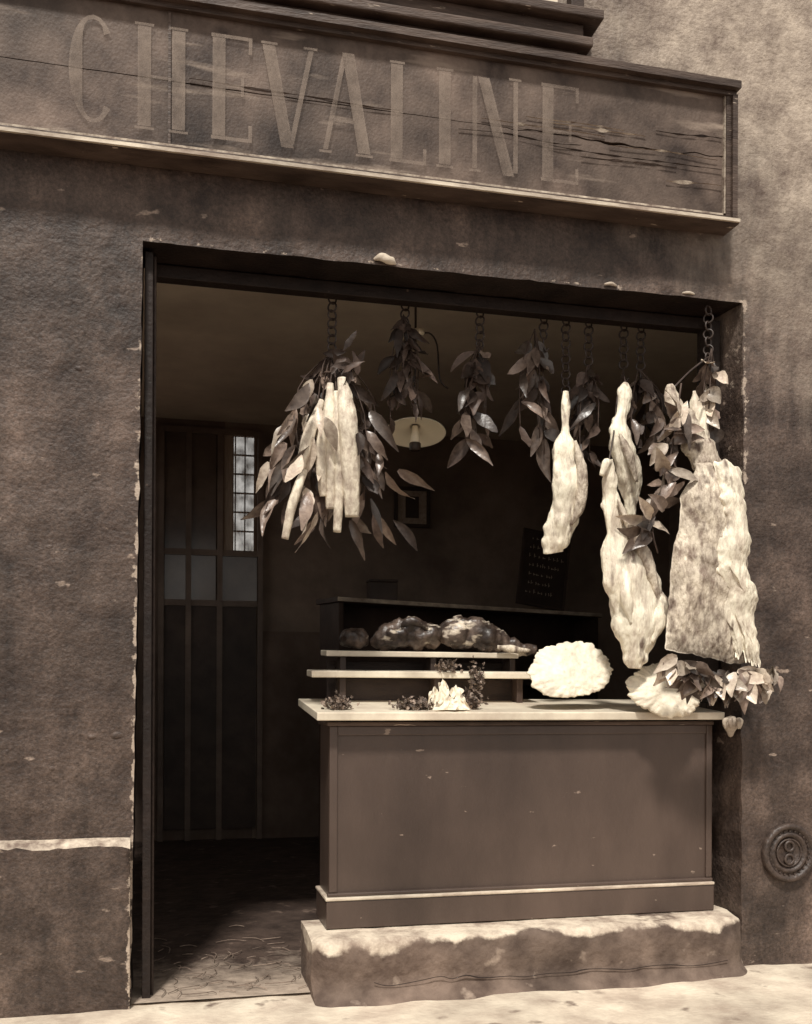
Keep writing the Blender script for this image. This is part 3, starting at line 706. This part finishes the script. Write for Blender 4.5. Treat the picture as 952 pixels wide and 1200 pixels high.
b.loft([(2.32,-.04,2.60),(2.33,-.05,2.52),(2.35,-.06,2.42),(2.37,-.08,2.30)],[.01,.03,.035,.02],'fat',n=28,sub=9,amp=.018,freq=11,flat=.7,seed=23,fold=.009)
b.tube([(2.21,-.05,2.6),(2.32,.0,2.7),(2.44,.05,2.79)],.005,'iron',n=6)
b.build('hanging_rib_slab')

random.seed(21)
b=B()
for (x,y,z) in ((2.17,-.08,2.35),(2.13,-.1,2.2),(2.10,-.1,2.08),(2.22,-.1,2.45),(2.07,-.08,1.98)):
    for i in range(7):
        a=random.uniform(0,2*math.pi)
        b.leaf((x+random.uniform(-.03,.03),y+random.uniform(-.04,.04),z+random.uniform(-.04,.04)),(math.cos(a)*1.0,-.25+random.uniform(-.3,.3),math.sin(a)*.7-.45),random.uniform(.09,.16),random.uniform(.042,.07),'leafpale' if random.random()<.4 else 'leaf')
b.tube([(2.24,-.07,2.62),(2.18,-.09,2.3),(2.09,-.1,2.0),(2.12,-.09,1.86)],.004,'stem',n=5)
b.build('laurel_sprig')
b=B()
pts=[]
for i in range(30):
    t=i/29; x=2.14+.49*t; z=1.385-.05*math.sin(math.pi*t)-.03*t
    pts.append((x,-.17-.02*math.sin(6*t),z))
    for q in range(3):
        b.leaf((x,-.17+random.uniform(-.04,.04),z+random.uniform(-.03,.03)),(random.uniform(-.8,.8),random.uniform(-.7,.1),random.uniform(-1.2,-.1)),random.uniform(.08,.14),random.uniform(.045,.07),'leafpale' if random.random()<.4 else 'leaf',curl=random.uniform(-.3,.6))
b.tube(pts[::6],.006,'stem',n=5)
b.build('laurel_garland')
b=B()
b.lathe((2.545,.02,1.10),[(0,.045),(.02,.04),(.034,.02),(.036,0),(.03,-.012),(.018,-.03),(.01,-.05),(0,-.055)],'edge2',n=14)
for a in range(6):
    b.loft([(2.545+.02*math.cos(a),.0+.02*math.sin(a),1.13),(2.545+.04*math.cos(a),.0+.03*math.sin(a),1.12),(2.545+.035*math.cos(a),.0+.03*math.sin(a),1.085)],[.006,.013,.004],'edge2',n=8,sub=4)
b.build('plaster_bracket')

def oval(name,c,rx,rz,tilt,dep,seed,kind=0):
    b=B(); c=Vector(c); nr,na=34,120; vs=[]
    for side in (0,1):
        for i in range(nr+1):
            r=i/nr
            for j in range(na):
                a=2*math.pi*j/na; ca,sa=math.cos(a),math.sin(a)
                sc=1+.14*noise.noise(Vector((ca*1.6,sa*1.6,seed)))*r+.09*noise.noise(Vector((ca*7,sa*7,seed)))*r*r+.05*noise.noise(Vector((ca*20,sa*20,seed)))*r**4
                if kind: sc*=(1-.42*max(0,sa)*abs(ca)**.7)
                else: sc*=1+.12*max(0,-ca)*max(0,-sa)*2*r
                x=rx*r*ca*sc; z=rz*r*sa*sc
                dome=dep*math.sqrt(max(0,1-r*r*.97))
                q=Vector((x*8,z*8,seed)); 
                lum=.012*noise.noise(q)+.005*noise.noise(q*2.9)+.003*noise.noise(q*7)
                edge=max(0,r-.6)/.4
                lum+=.014*edge*noise.noise(Vector((ca*9,sa*9,r*2)))
                if kind: lum+=.006*math.sin((ca*3+x*34))*r
                y=(-dome-lum) if side==0 else dome*.25
                x2=x*math.cos(tilt)-z*math.sin(tilt); z2=x*math.sin(tilt)+z*math.cos(tilt)
                vs.append(c+Vector((x2,y+z2*.5,z2)))
    o=(nr+1)*na; fs=[]
    for i in range(nr):
        for j in range(na):
            a=i*na+j; d=i*na+(j+1)%na
            fs.append((a,a+na,d+na,d)); fs.append((o+a,o+d,o+d+na,o+a+na))
    for j in range(na):
        a=nr*na+j; d=nr*na+(j+1)%na; fs.append((a,o+a,o+d,d))
    b.add(vs,fs,'caul',True)
    return b.build(name)
oval('caul_fat_sheet',(1.825,.17,1.355),.205,.125,R(8),.03,1)
oval('caul_fat_sheet',(2.205,.04,1.265),.18,.125,R(-12),.05,5,kind=1)

b=B()
b.loft([(.85,.72,1.49),(.89,.70,1.50),(.95,.70,1.50),(.985,.72,1.48)],[.015,.048,.045,.012],'meat',n=32,sub=9,amp=.02,freq=16,flat=.9,seed=41,fold=.01)
b.build('joint_of_meat')
b=B()
b.loft([(1.0,.72,1.49),(1.05,.70,1.50),(1.13,.70,1.525),(1.21,.70,1.53),(1.28,.70,1.53),(1.34,.72,1.48)],[.015,.045,.06,.066,.07,.02],'meat',n=48,sub=9,amp=.035,freq=12,flat=.9,seed=43,fold=.018)
b.loft([(1.14,.66,1.57),(1.2,.64,1.59),(1.27,.65,1.56)],[.008,.026,.01],'meat',n=24,sub=9,amp=.02,freq=16,seed=44,fold=.01)
b.build('joint_of_meat')
b=B()
b.loft([(1.34,.72,1.50),(1.39,.70,1.53),(1.48,.69,1.54),(1.58,.68,1.52),(1.68,.67,1.49),(1.76,.67,1.465),(1.84,.66,1.46)],[.02,.065,.082,.072,.05,.035,.018],'meat',n=48,sub=9,amp=.022,freq=10,flat=.85,seed=47,fold=.018)
b.loft([(1.62,.62,1.47),(1.70,.61,1.46),(1.79,.62,1.455)],[.01,.018,.008],'fat2',n=12,sub=5,amp=.01,freq=20,seed=48)
b.build('joint_of_meat')

def parsley(c,rx,ry,rz,n):
    b=B(); c=Vector(c)
    for i in range(n):
        p=c+Vector((random.gauss(0,rx*.5),random.gauss(0,ry*.5),abs(random.gauss(0,rz*.6))))
        d=Vector((random.gauss(0,1),random.gauss(0,1),random.gauss(.3,.8)))
        b.leaf(p,d,random.uniform(.012,.026),random.uniform(.010,.018),'parsley',curl=random.uniform(-.4,.6))
    b.build('parsley_sprig')
random.seed(9)
parsley((.74,.14,1.175),.055,.04,.035,170)
parsley((1.08,.14,1.175),.09,.04,.03,230)
parsley((1.34,.15,1.178),.05,.04,.05,170)
parsley((1.44,.38,1.27),.035,.02,.085,170)
parsley((1.30,.40,1.35),.05,.02,.03,110)
b=B()
random.seed(4)
for s_ in range(5):
    cx=1.225+(-.045,.05,-.02,.035,0)[s_]; cz=1.17; h=(.10,.07,.14,.11,.06)[s_]; wd=(.05,.055,.04,.05,.085)[s_]; nu,nv=24,16; vs=[]
    for j in range(nv+1):
        t=j/nv
        for i in range(nu+1):
            u=i/nu*2-1
            vs.append((cx+u*wd*(1-.5*t)+.018*noise.noise(Vector((u*2,t*3,s_))), .16-.018*s_+.022*noise.noise(Vector((u*3,t*2,s_*2.2)))+.006*math.sin(u*5+s_)-.03*(1-t), cz+h*t*(1-.25*abs(u))+.02*noise.noise(Vector((u*1.6,s_,t)))*t))
    b.add(vs,[(j*(nu+1)+i,j*(nu+1)+i+1,(j+1)*(nu+1)+i+1,(j+1)*(nu+1)+i) for j in range(nv) for i in range(nu)],'caul',True)
b.build('paper_frill')

# ------------------------------------------------------------------ interior furnishings
b=B()
c=Vector((1.266,.9,2.585)); rot=Matrix.Rotation(R(-14),3,'X')@Matrix.Rotation(R(3),3,'Y')
b.lathe(c,[(.022,.040),(.045,.035),(.10,.016),(.155,-.006),(.158,-.012),(.152,-.011),(.098,.009),(.028,.027)],'enamel',n=40,rot=rot)
b.lathe(c,[(.0,-.09),(.014,-.085),(.025,-.055),(.021,-.018),(.014,.027)],'enamel',n=16)
b.lathe(c,[(.026,-.10),(.03,-.09),(.03,-.065),(.026,-.06)],'iron',n=16)
b.tube([c+Vector((0,0,.04)),c+Vector((0,0,.5)),c+Vector((0,0,.91))],.006,'iron')
b.tube([c+Vector((0,0,.48)),c+Vector((.07,0,.51)),c+Vector((.115,0,.45)),c+Vector((.13,0,.28)),c+Vector((.175,0,.23))],.0045,'iron')
b.tube([c+Vector((0,0,.40)),c+Vector((-.09,0,.39)),c+Vector((-.115,0,.27)),c+Vector((-.055,0,.18))],.0045,'iron')
b.lathe(c+Vector((.018,0,.51)),[(.0,.018),(.027,.013),(.031,0),(.027,-.013),(.0,-.018)],'enamel',n=16)
b.build('hanging_gas_lamp')
b=B()
y=RY1-.04
for (x0,x1,z0,z1) in ((1.97,2.29,2.68,2.71),(1.97,2.29,3.0,3.03),(1.97,2.0,2.7105,2.9995),(2.26,2.29,2.7105,2.9995)): b.box(x0,x1,y,RY1-.004,z0,z1,'doorpanel')
b.box(2.0,2.26,y+.015,y+.022,2.71,3.0,'paper'); b.box(2.07,2.19,y+.01,y+.0148,2.76,2.95,'doorpanel')
b.build('framed_picture',bevel=.003)
b=B()
A=Vector((1.156,2.6,0)); D=Vector((3.46,3.46,0))-A; Ln=D.length; ang=math.atan2(D.y,D.x)
rz=Matrix.Rotation(ang,3,'Z')
def dbox(u0,u1,v0,v1,z0,z1,k): b.box(A.x+u0,A.x+u1,A.y+v0,A.y+v1,z0,z1,k,rot=rz,piv=A)
dbox(0,Ln,0,.3,1.85,1.885,'doorpanel'); dbox(0,Ln,-.006,-.001,1.855,1.883,'edge2')
dbox(.02,.06,.02,.28,0,1.85,'doorpanel'); dbox(Ln-.06,Ln-.02,.02,.28,0,1.85,'doorpanel'); dbox(.06,Ln-.06,.26,.28,0,1.85,'doorpanel')
dbox(.06,Ln-.06,.02,.25,1.3,1.33,'wood_dark'); dbox(.06,Ln-.06,.02,.25,.7,.73,'wood_dark')
b.build('dresser_shelf',bevel=.003)
def onsh(u,v): return A+rz@Vector((u,v,0))
b=B()
p=onsh(.35,.15); b.box(p.x,p.x+.2,p.y,p.y+.12,1.887,2.02,'doorpanel'); b.box(p.x-.005,p.x+.205,p.y-.005,p.y+.125,2.0205,2.04,'doorpanel')
b.build('storage_tin',bevel=.006)
b=B()
rt=Matrix.Rotation(R(9),3,'Y')@Matrix.Rotation(R(-8),3,'X')
X0,X1,Y,Z0,Z1=2.70,3.06,3.32,1.93,2.5; pv=(2.88,3.32,1.93)
b.box(X0,X1,Y,Y+.015,Z0,Z1,'chalkb',rot=rt,piv=pv)
for (a,c_,d,e) in ((X0-.02,X1+.02,Z0-.02,Z0-.001),(X0-.02,X1+.02,Z1+.001,Z1+.02),(X0-.02,X0-.001,Z0,Z1),(X1+.001,X1+.02,Z0,Z1)):
    b.box(a,c_,Y-.005,Y+.018,d,e,'doorpanel',rot=rt,piv=pv)
random.seed(2)
for r_ in range(7):
    z=Z1-.06-r_*.072; x=X0+.03+random.uniform(0,.03)
    while x<X1-.04-random.uniform(0,.08):
        w=random.uniform(.008,.022); h=random.uniform(.012,.032)
        b.box(x,x+.004,Y-.004,Y-.002,z,z+h,'chalk',rot=rt,piv=pv); b.box(x+.005,x+w,Y-.004,Y-.002,z+h*.3,z+h*.3+.004,'chalk',rot=rt,piv=pv)
        x+=w+random.uniform(.006,.03)
b.build('chalkboard')

random.seed(33); b=B()
for i in range(70):
    x=random.uniform(-.02,.62) ; y=abs(random.gauss(0,.5))+.05 ; a=random.uniform(0,math.pi); l=random.uniform(.04,.16)
    dx,dy=math.cos(a)*l/2,math.sin(a)*l/2; z=.010+random.random()*.006
    b.tube([(x-dx,y-dy,z),(x+dy*.3,y-dx*.3,z+.004),(x+dx,y+dy,z)],.0018,'straw',n=4)
b.build('straw_litter')

b=B(); c=Vector((2.826,-.0,.512)); rx=Matrix.Rotation(R(90),3,'X')
b.lathe(c,[(.135,.0),(.135,.022),(.128,.03),(.112,.03),(.108,.018),(.095,.016),(.09,.026),(.078,.026),(.074,.014),(0,.014)],'castiron',n=48,rot=rx)
for dz in (.03,-.03): b.torus(c+Vector((0,-.02,dz)),.022,.0065,'castiron')
b.torus(c+Vector((0,-.017,0)),.062,.005,'castiron',n=30)
for i in range(24):
    a=2*math.pi*i/24; b.box(c.x+.1015*math.cos(a)-.004,c.x+.1015*math.cos(a)+.004,-.024,-.014,c.z+.1015*math.sin(a)-.004,c.z+.1015*math.sin(a)+.004,'castiron')
b.build('gas_meter_cover')

# ------------------------------------------------------------------ camera
cam=bpy.data.cameras.new('camera'); co=bpy.data.objects.new('camera',cam); S.collection.objects.link(co); S.camera=co
cam.sensor_fit='VERTICAL'; cam.sensor_height=24; cam.lens=24; cam.shift_y=.175; cam.clip_end=300; cam.clip_start=.05
th=math.atan(.24)
Mx=Matrix.Rotation(-th,4,'Z')@Matrix.Rotation(R(90),4,'X')@Matrix.Rotation(R(.25),4,'Z')
co.matrix_world=Matrix.Translation((0,-4.2,1.25))@Mx

# ------------------------------------------------------------------ light
EL,AZ=59,200
w=bpy.data.worlds.new('World'); S.world=w; w.use_nodes=True; nt=w.node_tree
sky=N(nt,'ShaderNodeTexSky'); sky.sky_type='NISHITA'; sky.sun_disc=False; sky.sun_elevation=R(EL); sky.sun_rotation=R(AZ)
hs=N(nt,'ShaderNodeHueSaturation'); hs.inputs['Saturation'].default_value=.05
nt.links.new(sky.outputs[0],hs.inputs['Color'])
wm=N(nt,'ShaderNodeMix',data_type='RGBA'); wm.blend_type='MULTIPLY'; wm.inputs[0].default_value=1; wm.inputs[7].default_value=(1,.95,.88,1)
nt.links.new(hs.outputs[0],wm.inputs[6])
bg=nt.nodes['Background']; bg.inputs['Strength'].default_value=.15
nt.links.new(wm.outputs[2],bg.inputs['Color'])
sd=Vector((math.sin(R(AZ))*math.cos(R(EL)),math.cos(R(AZ))*math.cos(R(EL)),math.sin(R(EL))))
sl=bpy.data.lights.new('sun','SUN'); sl.energy=3.9; sl.angle=R(6); sl.color=(1,.96,.89)
so=bpy.data.objects.new('sun',sl); S.collection.objects.link(so); so.rotation_euler=sd.to_track_quat('Z','Y').to_euler(); so.location=(-2,-8,12)
S.view_settings.view_transform='Standard'; S.view_settings.look='None'; S.view_settings.exposure=0
